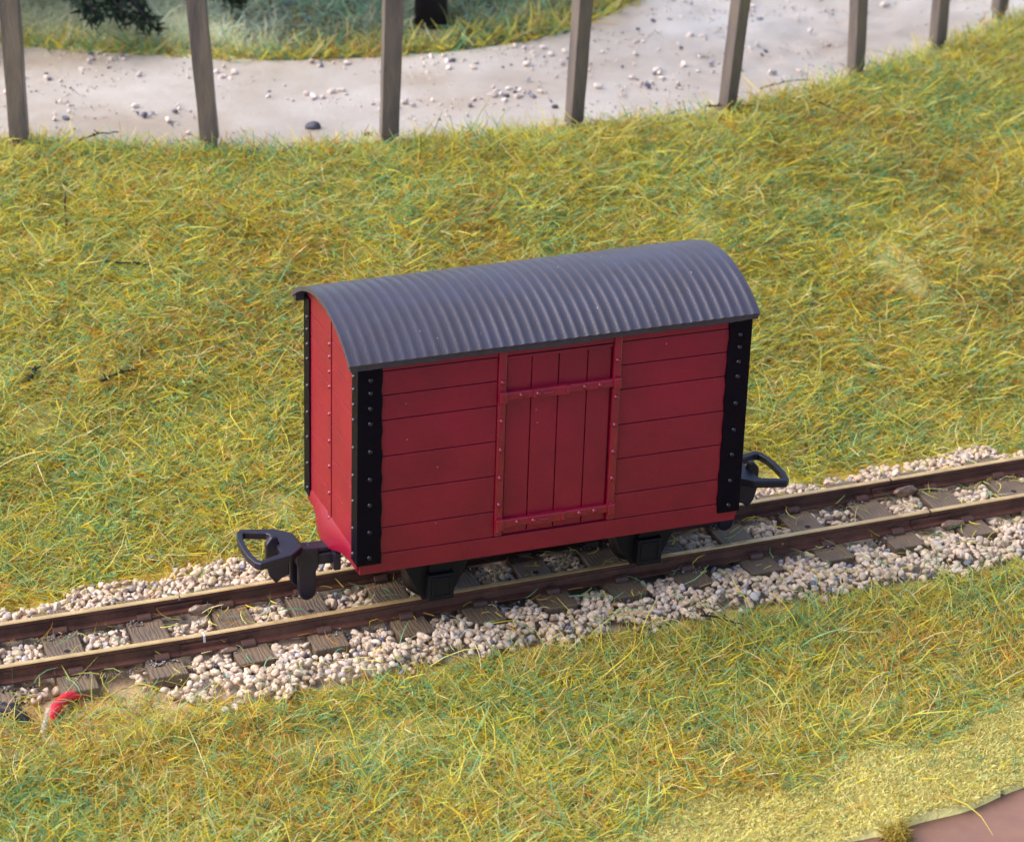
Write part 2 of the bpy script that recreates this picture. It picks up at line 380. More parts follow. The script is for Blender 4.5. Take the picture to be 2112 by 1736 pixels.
def knear(x, y):
    e = yn(x) + .15 - .35 * noise(x, y, .3, 63)
    thin = np.where((x < -2.2) & (y > -1.9), .30, 1.0)
    return (y < e) & (y > edge_y(x) + .05) & (RNG.random(len(x)) < np.clip((e + .08 - y) / .7 + .10, 0, 1) * thin * (1 - .965 * sm((yflock(x) + .1 - y) / .6)) * (1 - .65 * sm((noise(x, y, 1.3, 31) - .66) * 4)))
o, n1 = grass('bank_grass', (-6, 19, 1.2, 14), 2000, kbank, .185, .0115, (-.08, .85), .35, '')
tag(o, kind='stuff', label='short yellow, green and rust coloured fibre grass covering the bank behind the track', cat='grass')
o, n2 = grass('long_bank_grass', (-6, 19, 1.2, 14), 200, kbank, .38, .0115, (.0, .8), .8, '')
tag(o, kind='stuff', label='long pale and green grass strands lying over the bank', cat='grass')
o, n3 = grass('foreground_grass', (-6, 14, -7, -.3), 2500, knear, .18, .0105, (-.08, .9), .35, '')
tag(o, kind='stuff', label='short yellow and orange fibre grass in front of the track', cat='grass')
o, n4 = grass('long_foreground_grass', (-6, 14, -7, -.3), 240, knear, .36, .0105, (.0, .95), .8, '')
tag(o, kind='stuff', label='long grass strands sticking up in front of the ballast', cat='grass')
def fuzz(name, area, keep, label):
    x, y = scatter(*area, 1500); z = H(x, y); k = visible(x, y, z) & keep(x, y); x, y, z = x[k], y[k], z[k]; n = len(x)
    r = RNG.random((n, 1)); a = noise(x, y, .9, 101)[:, None]
    gl = sm((noise(x, y, 1.3, 31) - .66) * 4)[:, None] * .75; c = ((np.array([.70, .54, .13]) * (1 - r) + np.array([.60, .58, .20]) * r) * (1 - .5 * a) + np.array([.60, .36, .08]) * .5 * a) * (1 - gl) + np.array([.70, .64, .34]) * gl
    o = make_fibres(name, x, y, z, c * RNG.uniform(.8, 1.2, (n, 1)), RNG.uniform(.04, .12, n), np.full(n, .015), RNG.uniform(-.2, .8, n), .5)
    tag(o, kind='stuff', label=label, cat='ground cover')
fuzz('bank_undergrowth', (-6, 19, 1.2, 14), kbank, 'soft mustard coloured mat under the bank grass')
fuzz('foreground_undergrowth', (-6, 14, -7, -.3), knear, 'soft mustard coloured mat under the foreground grass')
# path edges: thinner upright tufts leaning over the sand
x, y = scatter(-4, 18, 9, 15, 300); k = np.abs(y - yf(x) + .1) < .32; x, y = x[k], y[k]; z = H(x, y)
col, _ = pick(x, y, probs_at(x, y)); n = len(x)
o = make_fibres('path_edge_grass', x, y, z, col, RNG.uniform(.12, .42, n), np.full(n, .015), RNG.uniform(.1, 1.3, n), .5)
tag(o, kind='stuff', label='upright grass blades fringing the sandy path by the fence posts', cat='grass')
# grass beyond the path
x, y = scatter(-4, 16, 13, 28, 420); z = H(x, y); d = y - yb(x)
k = visible(x, y, z, 1.3) & (d > -.1 + .25 * noise(x, y, .3, 71)) & ~((np.abs(x - 6.35) < .35) & (d > .45) & (y < 14.9) & (RNG.random(len(x)) < .8)); x, y, z, d = x[k], y[k], z[k], d[k]; n = len(x)
edge = np.exp(-(d / .95) ** 2)[:, None]; pale = sm((4.4 - x) / 1.6)[:, None]; r = RNG.random((n, 1))
c_edge, _ = pick(x, y, probs_at(x, y))
c_pale = np.array([.92, .88, .64]) * (1 - r) + np.array([.74, .85, .70]) * r
c_dark = 1.6 * np.where(RNG.random((n, 1)) < .5, np.array([[.12, .17, .15]]), np.where(RNG.random((n, 1)) < .5, np.array([[.20, .14, .05]]), np.array([[.11, .22, .13]])))
c = c_pale * pale + c_dark * (1 - pale); c = c * (1 - edge) + c_edge * .85 * edge
o = make_fibres('far_grass', x, y, z, c, RNG.gamma(4, .25, n) * np.where(d < .8, .30, .24), np.full(n, .022), RNG.uniform(.0, 1.1, n), .6)
tag(o, kind='stuff', label='blurred rough grass beyond the sandy path', cat='grass')
# fine pale flock near the board edge
x, y = scatter(-5, 10, -7.4, -4, 7500); z = H(x, y)
k = visible(x, y, z) & (y > edge_y(x) - .02) & (RNG.random(len(x)) < sm((yflock(x) + .25 - y) / .5)); x, y, z = x[k], y[k], z[k]; n = len(x)
r = RNG.random((n, 1)); c = np.array([.78, .68, .22]) * (1 - r) + np.array([.74, .71, .32]) * r; c = c * RNG.uniform(.7, 1.25, (n, 1))
o = make_fibres('short_flock', x, y, z, c, RNG.uniform(.03, .10, n), np.full(n, .013), RNG.uniform(-.2, 1.0, n), .4)
tag(o, kind='stuff', label='fine pale yellow flock at the rounded edge of the scenery', cat='ground cover')
# hanging clump on the edge
n = 700; a = RNG.normal(0, .05, n); x = 4.42 + a; y = edge_y(x) - np.abs(RNG.normal(0, .04, n)); z = RNG.uniform(-.62, -.45, n)
c = np.array([.50, .38, .07]) * RNG.uniform(.6, 1.2, (n, 1))
o = make_fibres('hanging_tuft', x, y, z, c, RNG.uniform(.06, .16, n), np.full(n, .018), RNG.uniform(-1, .6, n), .4)
tag(o, kind='stuff', label='tuft of yellow flock hanging over the brown board edge', cat='grass')
print('fibres', n1, n2, n3, n4)

# ---------------------------------------------------------------- stones
def ico(sub=1):
    bm = bmesh.new(); bmesh.ops.create_icosphere(bm, subdivisions=sub, radius=1)
    v = np.array([q.co[:] for q in bm.verts]); f = np.array([[w.index for w in q.verts] for q in bm.faces]); bm.free(); return v, f
IV, IF = ico(2)
def stone_variants(k, seed):
    r = np.random.default_rng(seed); out = []
    for _ in range(k):
        v = IV.copy()
        for _ in range(10):     # cut facets
            d = r.normal(size=3); d /= np.linalg.norm(d); h = r.uniform(.35, .78); t = v @ d
            v = v - np.outer(np.where(t > h, (t - h) * .95, 0), d)
        v *= r.uniform(.68, 1.35, 3); out.append(v)
    return out
SV = stone_variants(14, 3)
def quat_rot(n):
    q = RNG.normal(size=(n, 4)); q /= np.linalg.norm(q, axis=1)[:, None]; w, x, y, z = q.T
    return np.stack([1 - 2 * (y * y + z * z), 2 * (x * y - z * w), 2 * (x * z + y * w), 2 * (x * y + z * w), 1 - 2 * (x * x + z * z), 2 * (y * z - x * w), 2 * (x * z - y * w), 2 * (y * z + x * w), 1 - 2 * (x * x + y * y)], -1).reshape(n, 3, 3)
def stones(name, x, y, z, rad, col):
    n = len(x); Rm = quat_rot(n); vi = RNG.integers(0, len(SV), n); V = np.array(SV)[vi]
    V = np.einsum('nij,nkj->nki', Rm, V) * rad[:, None, None]; V[:, :, 2] *= .85
    V += np.stack([x, y, z], -1)[:, None, :]
    nv = len(IV); F = (IF[None] + (np.arange(n) * nv)[:, None, None]).reshape(-1, 3)
    me = bpy.data.meshes.new(name); fast_mesh(me, V.reshape(-1, 3), F, np.repeat(col[:, None], nv, 1).reshape(-1, 3)); me.materials.append(m_stone)
    o = bpy.data.objects.new(name, me); COL.objects.link(o); return o
SLX = [-6.2, -5.2, -4.208, -3.236, -2.224, -1.204, -.274, .75, 1.691, 2.636, 3.543, 4.434, 5.375, 6.374, 7.37, 8.381, 9.404, 10.38, 11.35, 12.3]
SLX = np.array(SLX)
def stone_col(n):
    r = RNG.random((n, 1)); c = np.array([.62, .44, .30]) * (1 - r) + np.array([.74, .60, .46]) * r
    g = RNG.random(n); c[g < .022] = np.array([.20, .19, .24]); c[(g > .03) & (g < .10)] = np.array([.52, .46, .44]); c[g > .993] = (.07, .07, .09)
    return c * RNG.uniform(.72, 1.0, (n, 1))
PX, PY, PZ, PR = [], [], [], []
for layer, (zo, sp) in enumerate(((0, .074), (.036, .082))):
    gx, gy = np.meshgrid(np.arange(-6.2, 13, sp), np.arange(-2.1, 2.3, sp)); gx = gx.ravel(); gy = gy.ravel()
    gx = gx + RNG.uniform(-.06, .06, len(gx)); gy = gy + RNG.uniform(-.06, .06, len(gy))
    lim_n = yn(gx) - .45 * (noise(gx, gy, .35, 81) - .4); lim_f = yfar(gx) + .45 * (noise(gx, gy, .35, 82) - .4)
    din = np.minimum(gy - lim_n, lim_f - gy); ok = (din > 0) & (RNG.random(len(gx)) < np.clip(din / .22 + .35, 0, 1))
    ds = np.abs(gx[:, None] - SLX[None]).min(1)
    onsl = (ds < .25) & (gy > -1.06) & (gy < 1.02)
    onrail = (np.abs(np.abs(gy) - .49) < .15)
    ok &= ~onsl & ~onrail
    bare = (gx < -2.35) & (gy < -.55) & (noise(gx, gy, .4, 84) < .62); ok &= ~bare
    if layer: ok &= (din > .15) & (noise(gx, gy, .5, 83) > .22)
    gx, gy, din = gx[ok], gy[ok], din[ok]
    base = -.315 + .02 * sm(din / .4) + zo; base = np.where(np.abs(gy) < .4, base + .0, base)
    hump = .06 * sm((-gy - .7) / .3) * sm(din / .5)
    PX.append(gx); PY.append(gy); PZ.append(base + hump + RNG.uniform(-.02, .02, len(gx))); PR.append(RNG.uniform(.040, .067, len(gx)))
x, y, z, r = map(np.concatenate, (PX, PY, PZ, PR))
k = visible(x, y, z, 1.25); x, y, z, r = x[k], y[k], z[k], r[k]
o = stones('ballast_gravel', x, y, z, r, stone_col(len(x)))
tag(o, kind='stuff', label='cream and grey stone ballast packed between and beside the sleepers', cat='gravel')
print('stones', len(x))
# fine dirt along rail feet
n = 5200; x = RNG.uniform(-5, 12, n); y = np.where(RNG.random(n) < .5, -.49, .49) + RNG.choice([-1, 1], n) * RNG.uniform(.09, .22, n); kk = noise(x, y, .5, 91) > .42; x, y = x[kk], y[kk]; n = len(x)
ds = np.abs(x[:, None] - SLX[None]).min(1)
c = np.array([.16, .14, .13]) * RNG.uniform(.2, 2.2, (n, 1))
o = stones('fine_grit', x, y, np.where(ds < .22, -.195, -.26) + RNG.uniform(0, .02, n), RNG.uniform(.008, .022, n), c)
tag(o, kind='stuff', label='dark fine grit and dirt along the feet of the rails', cat='grit')
n = 9000; x = RNG.uniform(-4, 17, n); y = RNG.uniform(9.5, 22, n); k = (y > yf(x) + .05) & (y < yb(x) - .03) & (noise(x, y, .7, 95) + .25 * noise(x, y, .2, 96) + .12 * (x > 9) > .66); x, y = x[k], y[k]; n = len(x)
c = np.array([.50, .42, .36]) * RNG.uniform(.5, 1.3, (n, 1)); c[RNG.random(n) < .12] = (.14, .13, .16)
o = stones('path_grit', x, y, np.full(n, ZR + .03), RNG.uniform(.010, .030, n), c)
tag(o, kind='stuff', label='fine grit bedded in the surface of the sandy path', cat='grit')
# stray fibres over ballast
x, y = scatter(-5, 11, -1.6, 1.6, 22); z = np.full(len(x), -.16); k = np.abs(np.abs(y) - .49) > .12; x, y, z = x[k], y[k], z[k]
col, _ = pick(x, y, probs_at(x, y)); n = len(x)
o = make_fibres('stray_fibres', x, y, z, col, RNG.uniform(.12, .4, n), np.full(n, .013), RNG.uniform(-.1, .4, n), .8)
tag(o, kind='stuff', label='stray grass fibres scattered on the ballast', cat='grass')

# ---------------------------------------------------------------- track
RG = .49
def rail_profile():
    return [(-.105, -.2), (.105, -.2), (.105, -.180), (.028, -.160), (.020, -.075), (.040, -.055), (.040, -.010), (.028, 0), (-.028, 0), (-.040, -.010), (-.040, -.055), (-.020, -.075), (-.028, -.160), (-.105, -.180)]
def make_rail(x0, x1, yc, parent):
    mb = MB(); n = max(2, int((x1 - x0) / .5)); prev = None; pr = rail_profile()
    for i in range(n + 1):
        xx = x0 + (x1 - x0) * i / n; ring = [mb.bm.verts.new((xx, yc + p[0], p[1])) for p in pr]
        if prev:
            for k in range(len(pr)):
                f = mb.bm.faces.new((prev[k], prev[(k + 1) % len(pr)], ring[(k + 1) % len(pr)], ring[k])); f.material_index = 1 if k in (6, 7, 8) else 0
        else: mb.bm.faces.new(ring[::-1])
        prev = ring
    mb.bm.faces.new(prev)
    return mb.build('rail', [m_rail, m_head], parent)
def make_track(x0, x1, xoff_far, label, rotz=0, pivot=0, sl=()):
    t = empty('track_section', (pivot, 0, 0), (0, 0, rotz)); tag(t, label, 'railway track', 'lengths of narrow gauge track joined end to end')
    make_rail(x0 - pivot, x1 - pivot, -RG, t); make_rail(x0 - pivot + xoff_far, x1 - pivot + xoff_far, RG, t)
    for i, X0 in enumerate(sl):
        xx = X0 - pivot; yo = random.uniform(-.03, .03); hw = .215
        w0, w1 = random.uniform(-.02, .02), random.uniform(-.02, .02)
        mb = MB(); mb.prism([(-hw + w0, -.96), (hw + w0, -.96), (hw + w1, .96), (-hw + w1, .96)], 'z', -.36, -.204)
        s = mb.build('sleeper', m_sleeper, t, .015); s.location = (xx, yo, 0)
        if round(float(X0), 2) in (-3.24, -.27, 2.64, 6.37, 9.40):
            mh = MB(); mh.prism([(.038 * math.cos(a), .038 * math.sin(a)) for a in [k * math.pi / 8 for k in range(16)]], 'z', -.205, -.2005)  # no recess here: flat disc, shade inside the hole painted as dark colour
            h = mh.build('painted_pin_hole', m_hole_shade, s); h.location = (.0, .0 - .04, 0)
        for yy in (-RG, RG):
            for sd in (-1, 1):
                mb = MB(); a, b = sorted((sd * .060, sd * .150))
                mb.prism([(a if sd > 0 else -.15, -.203), (b if sd > 0 else -.06, -.203)] + ([(.150, -.165), (.125, -.135), (.06, -.13)] if sd > 0 else [(-.06, -.13), (-.125, -.135), (-.150, -.165)]), 'x', -.085, .085)
                c = mb.build('rail_chair', m_chair, s, .008); c.location = (0, yy - yo, 0)
    return t
tr_l = make_track(-7.2, -1.73, -.05, 'left length of track with bare sleeper ends by the red wire', -.022, -1.73, SLX[:5])
tr_m = make_track(-1.70, 7.86, -.05, 'middle length of track carrying the red van', 0, -1.70, SLX[5:14])
tr_r = make_track(7.885, 14, -.05, 'right length of track beyond the glued joint', .003, 7.885, SLX[14:])
def blob(name, c, r, parent, seed, m):
    rr = np.random.default_rng(seed); bm = bmesh.new(); bmesh.ops.create_icosphere(bm, subdivisions=3, radius=1)
    ph = rr.uniform(0, 6, 6)
    for v in bm.verts:
        d = v.co; k = 1 + .16 * math.sin(d.x * 3 + ph[0]) * math.sin(d.y * 4 + ph[1]) + .10 * math.sin(d.x * 7 + ph[2]) * math.sin(d.z * 6 + ph[3])
        v.co = Vector((d.x * r[0] * k, d.y * r[1] * k, d.z * r[2] * k))
    for f in bm.faces: f.smooth = True
    me = bpy.data.meshes.new(name); bm.to_mesh(me); bm.free(); me.materials.append(m)
    o = bpy.data.objects.new(name, me); COL.objects.link(o); o.location = Vector(c) - parent.location; o.parent = parent; return o
blob('glue_blob', (-1.52, .36, -.17), (.17, .05, .075), tr_m, 1, m_glue)
blob('glue_blob', (-1.45, -.63, -.19), (.13, .05, .035), tr_m, 2, m_glue)
blob('glue_blob', (7.98, .34, -.15), (.18, .05, .08), tr_r, 3, m_glue)
blob('glue_blob', (8.12, -.66, -.16), (.17, .055, .055), tr_r, 4, m_glue)
for p, xx in ((tr_m, -1.715), (tr_r, 7.872)):
    for yy, dx in ((-RG, 0), (RG, -.05)):
        for sd in (-1, 1):
            mb = MB(); a, b = sorted((sd * .021, sd * .05)); mb.box(-.28, .28, yy + a, yy + b, -.155, -.085); mb.box(-.28, .28, yy + min(sd * .02, sd * .125), yy + max(sd * .02, sd * .125), -.179, -.150)
            j = mb.build('rail_joiner', m_rail, p, .006); j.location = (xx + dx - p.location.x, 0, 0)
mb = MB(); mb.box(-.013, .013, -RG - .05, -RG + .05, -.10, .001); j = mb.build('joint_filler', mat('pale_plastic', (.62, .6, .58), .4), tr_m, .002); j.location = (-.013 - .003, 0, 0)

# ---------------------------------------------------------------- red van
L_, HW, ZB, ZT = 4.84, 1.035, .705, 3.40
van = empty('covered_van', (0, 0, .0356), (0, R(1.017), 0))
tag(van, 'red planked model goods van with grey corrugated roof standing on the track', 'railway wagon')
ZL = [.95, 1.285, 1.75, 2.196, 2.65, 2.96, 3.26]
def arch(y, top=3.70, edge=3.43, hw=1.10):    # underside of the roof
    rise = top - edge; rad = (hw * hw + rise * rise) / (2 * rise); return top - rad + math.sqrt(max(rad * rad - y * y, 0))
G = .0055
mb = MB()
core = [(-HW + .05, ZB + .01), (HW - .05, ZB + .01), (HW - .05, arch(HW) - .01)] + [(y, arch(y) - .005) for y in np.linspace(.95, -.95, 21)] + [(-HW + .05, arch(HW) - .01)]
mb.prism(core, 'x', .02, L_ - .02)
body = mb.build('body', m_red, van)
def side_boards(sgn):
    o1 = MB(); ya, yb2 = sorted((sgn * (HW - .06), sgn * HW))
    zz = [ZB] + ZL + [3.435]
    for k in range(len(zz) - 1):
        if k in (0, len(zz) - 2):
            o1.box(.02, L_ - .02, ya, yb2, zz[k] + (G if k else 0), zz[k + 1] - G)
        else:
            o1.box(.02, 1.668, ya, yb2, zz[k] + G, zz[k + 1] - G); o1.box(3.203, L_ - .02, ya, yb2, zz[k] + G, zz[k + 1] - G)
    return o1.build('side_wall', m_red, van, .006, 2)
def end_boards(xa, xb, sgn):
    o1 = MB(); zz = [ZB + .03] + ZL
    for k in range(len(zz) - 1):
        for (a, b) in ((-HW + .045, -.008), (.008, HW - .045)):
            o1.box(xa, xb, a, b, zz[k] + G * .8, zz[k + 1] - G * .8)
    for (a, b) in ((-HW + .045, -.008), (.008, HW - .045)):
        pts = [(a, ZL[-1] + G), (b, ZL[-1] + G)] + [(y, arch(y) - .003) for y in np.linspace(b, a, 12)]
        o1.prism(pts, 'x', xa, xb)
    return o1.build('end_wall', m_red, van, .005, 2)
for s in (-1, 1): side_boards(s)
e_l = end_boards(0, .03, -1); e_r = end_boards(L_ - .03, L_, 1)
RIV = {}
def rivets(name, pts, nrm, r, m, parent, flat=.6):
    # one mesh shared by all rivets of a kind, one object for each rivet
    key = (nrm, r, m.name, flat)
    for p in pts:
        if key not in RIV:
            o = MB().dome((0, 0, 0), r, nrm, 8, flat).build('rivet', m, parent); RIV[key] = o.data
        else:
            o = bpy.data.objects.new('rivet', RIV[key]); COL.objects.link(o); o.parent = parent
        o.location = p
RZ = [3.18, 3.02, 2.83, 2.64, 2.29, 1.94, 1.61, 1.26, .93]
for xe, sg in ((0, -1), (L_, 1)):
    # centre strap on the end with rivets
    mb = MB(); a, b = sorted((xe, xe + sg * .008)); mb.box(a, b, .006, .115, .86, arch(.1) - .02)
    st = mb.build('end_strap', m_red, van, .003)
    if sg < 0: rivets('rivet', [(xe + sg * .008, .06, z) for z in RZ], (sg, 0, 0), .028, m_trim, st, .8)
# corner posts (angle iron: one leg on the side, one on the end)
for xe, sg in ((0, -1), (L_, 1)):
    for sy in (-1, 1):
        mb = MB(); z0, z1 = .83, 3.43
        xo = xe + sg * .022; yo = sy * (HW + .024)
        N = 26
        zs = [z0 + (z1 - z0) * i / N for i in range(N + 1)]
        # slightly wavy hand painted inner edge
        wav = [(.275 + .008 * math.sin(i * 1.9 + xe) + random.uniform(-.005, .005)) for i in range(N + 1)]
        wy = [(.20 + random.uniform(-.003, .003)) for i in range(N + 1)]
        prev = None
        for i, zq in enumerate(zs):
            loop = [(xe - sg * wav[i], sy * (HW - .01)), (xe - sg * wav[i], yo), (xo, yo), (xo, sy * (HW - wy[i])), (xe - sg * .01, sy * (HW - wy[i])), (xe - sg * .01, sy * (HW - .01))]
            ring = [mb.bm.verts.new((q[0], q[1], zq)) for q in loop]
            if prev:
                for k in range(6): mb.bm.faces.new((prev[k], prev[(k + 1) % 6], ring[(k + 1) % 6], ring[k]))
            else: mb.bm.faces.new(ring[::-1])
            prev = ring
        mb.bm.faces.new(prev)
        p = mb.build('corner_post', m_post, van, .008)
        if sy < 0: rivets('rivet', [(xe - sg * .13, yo, z) for z in RZ], (0, sy, 0), .030, m_rivet, p, .8)
        if sg < 0: rivets('rivet', [(xo, sy * (HW - .13), z) for z in RZ[:]], (sg, 0, 0), .030, m_rivet, p, .8)
# doors on both sides
for sy in (-1, 1):
    mb = MB(); ya, yb2 = sorted((sy * (HW - .055), sy * (HW - .022)))
    xsd = [1.785, 2.095, 2.43, 2.79, 3.09]
    for a, b in zip(xsd[:-1], xsd[1:]): mb.box(a + .007, b - .007, ya, yb2, .965, 3.21)
    mb.box(1.77, 3.10, *sorted((sy * (HW - .06), sy * (HW - .002))), 3.212, 3.25)
    door = mb.build('door', m_red, van, .006)
    mb = MB(); ya, yb2 = sorted((sy * (HW - .03), sy * (HW + .028)))
    mb.box(1.672, 1.772, ya, yb2, .965, 3.43); fr = mb.build('door_frame', m_trim, van, .012)
    mb = MB(); mb.box(3.103, 3.198, ya, yb2, .965, 3.43); fr2 = mb.build('door_frame', m_trim, van, .012)
    if sy < 0: rivets('rivet', [(1.722, sy * (HW + .028), z) for z in (2.95, 2.46, 2.09, 1.73, 1.38, 1.03)], (0, sy, 0), .034, m_trim, fr, .9)
    if sy < 0: rivets('rivet', [(3.150, sy * (HW + .028), z) for z in (3.05, 2.58, 2.22, 1.87, 1.52, 1.17)], (0, sy, 0), .034, m_trim, fr2, .9)
    for zc in (2.77, 1.13):
        mb = MB(); d = lambda t: sorted((sy * (HW - .02), sy * (HW + t)))
        mb.box(1.70, 3.17, *d(.045), zc - .052, zc + .048)
        mb.box(2.10, 2.52, *d(.062), zc - .060, zc + .056)
        mb.box(1.675, 1.775, *d(.072), zc - .075, zc + .065); mb.box(3.10, 3.195, *d(.072), zc - .075, zc + .065)
        mb.box(2.21, 2.34, *d(.078), zc - .018, zc + .012)
        mb.box(2.50, 2.545, *d(.078), zc - .055, zc + .055)
        h = mb.build('hinge_strap', m_trim, van, .012)
        if sy < 0: rivets('rivet', [(xq, sy * (HW + .045), zc) for xq in (1.95, 2.74, 2.93)] + [(2.15, sy * (HW + .062), zc)], (0, sy, 0), .034, m_trim, h, .9)
# red curved headstock lips at the ends
for xe, sg in ((0, -1), (L_, 1)):
    mb = MB(); prev = None; n = 24
    for i in range(n + 1):
        t = i / n; yv = -HW + .03 + t * (2 * HW - .10)
        bul = math.exp(-((yv - .15) / .42) ** 2)
        zbt = ZB + .03 - .16 * math.exp(-((yv - .02) / .40) ** 2) + (.06 if yv > .45 else 0) * 1
        xb = xe + sg * (.012 + .085 * bul)
        prof = [(xe - sg * .01, .96 + .03 * bul), (xe + sg * (.012 + .02 * bul), .90), (xb, .84 - .05 * bul), (xb, zbt + .02), (xb - sg * .02, zbt), (xe - sg * .01, zbt + .01)]
        ring = [mb.bm.verts.new((q[0], yv, q[1])) for q in prof]
        if prev:
            for k in range(6):
                f = mb.bm.faces.new((prev[k], prev[(k + 1) % 6], ring[(k + 1) % 6], ring[k])); f.smooth = k in (0, 1, 2)
        else: mb.bm.faces.new(ring[::-1])
        prev = ring
    mb.bm.faces.new(prev); mb.build('headstock', m_red, van, .006)
# roof
def roof_pts():
    hw, eave, top = 1.150, 3.425, 3.800; rise = top - eave; rad = (hw * hw + rise * rise) / (2 * rise); am = math.asin(hw / rad)
    return rad, am, top
rad, am, top = roof_pts(); zc_ = top - rad
nx = 38 * 10; na = 44; x0, x1 = -.145, 4.915
Xr = np.linspace(x0, x1, nx + 1); Ar = np.linspace(-am, am, na + 1)
XG, AG = np.meshgrid(Xr, Ar)
cor = .5 + .5 * np.cos((XG - x0) / .131 * 2 * np.pi); cor = cor ** 1.6
amp = .015
r_out = rad + (cor - 1) * amp * (.40 + .60 * sm(XG / 3.2 + .1 * noise(XG, AG * 2, .5, 98))) * (.85 + .3 * noise(XG, AG * 3, .3, 97)) + .006 * (noise(XG, AG * 3, .7, 99) - .5); r_in = rad - .055
V1 = np.stack([XG, -r_out * np.sin(AG) * -1, zc_ + r_out * np.cos(AG)], -1); V2 = np.stack([XG, r_in * np.sin(AG), zc_ + r_in * np.cos(AG)], -1)
nv = V1.shape[0] * V1.shape[1]; W1 = V1.shape[1]
V = np.concatenate([V1.reshape(-1, 3), V2.reshape(-1, 3)]); V[:, 2] += .045 * V[:, 0] / L_; idx = np.arange(nv).reshape(V1.shape[:2])
def quads(a, b, c, d): return np.stack([a.ravel(), b.ravel(), c.ravel(), d.ravel()], 1)
F = [quads(idx[:-1, :-1], idx[:-1, 1:], idx[1:, 1:], idx[1:, :-1])]
F.append(quads(idx[:-1, :-1], idx[1:, :-1], idx[1:, 1:], idx[:-1, 1:]) + nv)
for e_ in (0, -1):
    F.append(np.stack([idx[e_, :-1], idx[e_, :-1] + nv, idx[e_, 1:] + nv, idx[e_, 1:]], 1)); F.append(np.stack([idx[:-1, e_], idx[1:, e_], idx[1:, e_] + nv, idx[:-1, e_] + nv], 1))
F = np.concatenate(F); me = bpy.data.meshes.new('roof'); fast_mesh(me, V, F); me.materials.append(m_roof); me.materials.append(m_eave)
bm = bmesh.new(); bm.from_mesh(me); bmesh.ops.recalc_face_normals(bm, faces=bm.faces)
for ed in bm.edges:
    if len(ed.link_faces) == 2 and ed.calc_face_angle(0) > R(50): ed.smooth = False
bm.to_mesh(me); bm.free()
roof = bpy.data.objects.new('roof', me); COL.objects.link(roof); roof.parent = van
for sy in (-1, 1):
    mb = MB(); prev = None; N = 70
    for i in range(N + 1):
        xx = -.13 + 5.03 * i / N; wv = random.uniform(-.006, .006) + (.014 if .42 < i / N < .58 else 0) * 1
        zt_ = 3.40; loop = [(sy * 1.03, 3.445), (sy * 1.122, 3.415), (sy * 1.118, 3.335 - wv), (sy * 1.03, 3.345 - wv)]
        ring = [mb.bm.verts.new((xx, q[0], q[1] + .045 * xx / L_)) for q in loop]
        if prev:
            for k in range(4): mb.bm.faces.new((prev[k], prev[(k + 1) % 4], ring[(k + 1) % 4], ring[k]))
        else: mb.bm.faces.new(ring[::-1])
        prev = ring
    mb.bm.faces.new(prev); mb.build('eave_strip', m_eave, van, .006)
# chassis
mb = MB(); mb.box(.10, L_ - .10, -.72, .72, .60, .735); mb.box(.5, L_ - .5, -.66, -.56, .50, .57); mb.box(.5, L_ - .5, .56, .66, .50, .57)
mb.build('underframe', m_frame, van, .01)
for ax in (1.10, 3.79):
    dz = .0356 - .01775 * ax
    for sy in (-1, 1):
        mb = MB(); ya, yb2 = sorted((sy * .70, sy * .74))
        mb.prism([(ax - .50, .70), (ax + .46, .70), (ax + .17, .10 - dz), (ax - .20, .10 - dz)], 'y', ya, yb2)
        g = mb.build('axle_guard', m_frame, van, .008)
        mb = MB(); ya, yb2 = sorted((sy * .735, sy * .86)); mb.box(ax - .16, ax + .16, ya, yb2, .13 - dz, .47 - dz)
        a2, b2 = sorted((sy * .855, sy * .875))
        for q in ((ax - .125, ax + .125, .41, .435), (ax - .125, ax + .125, .165, .19), (ax - .125, ax - .10, .191, .409), (ax + .10, ax + .125, .191, .409)): mb.box(q[0], q[1], a2, b2, q[2] - dz, q[3] - dz)
        mb.box(ax - .13, ax + .13, *sorted((sy * .735, sy * .80)), .472 - dz, .62 - dz)
        mb.build('axle_box', m_frame, g, .010)
        # wheel
        y0 = sy * .425; s = sy; prof = [(.0, y0 - s * .05), (.07, y0 - s * .05), (.08, y0 - s * .01), (.20, y0 - s * .015), (.235, y0 + s * .05), (.285, y0 + s * .06), (.295, y0 - s * .03), (.345, y0 - s * .045), (.345, y0 - s * .065), (.20, y0 - s * .065), (.0, y0 - s * .065)]
        mb = MB(); mb.lathe([(r_, y_) for r_, y_ in prof[:5]] + [], (ax, .295 - dz)); mb.lathe(prof[7:], (ax, .295 - dz))
        w = mb.build('wheel', m_wheel, van)
        mb = MB(); mb.lathe(prof[4:8], (ax, .295 - dz)); mb.build('rim', m_rim, w)
    mb = MB(); mb.tube([(ax, -.74, .295 - dz), (ax, .74, .295 - dz)], .05, 12); mb.build('axle', m_rim, van)
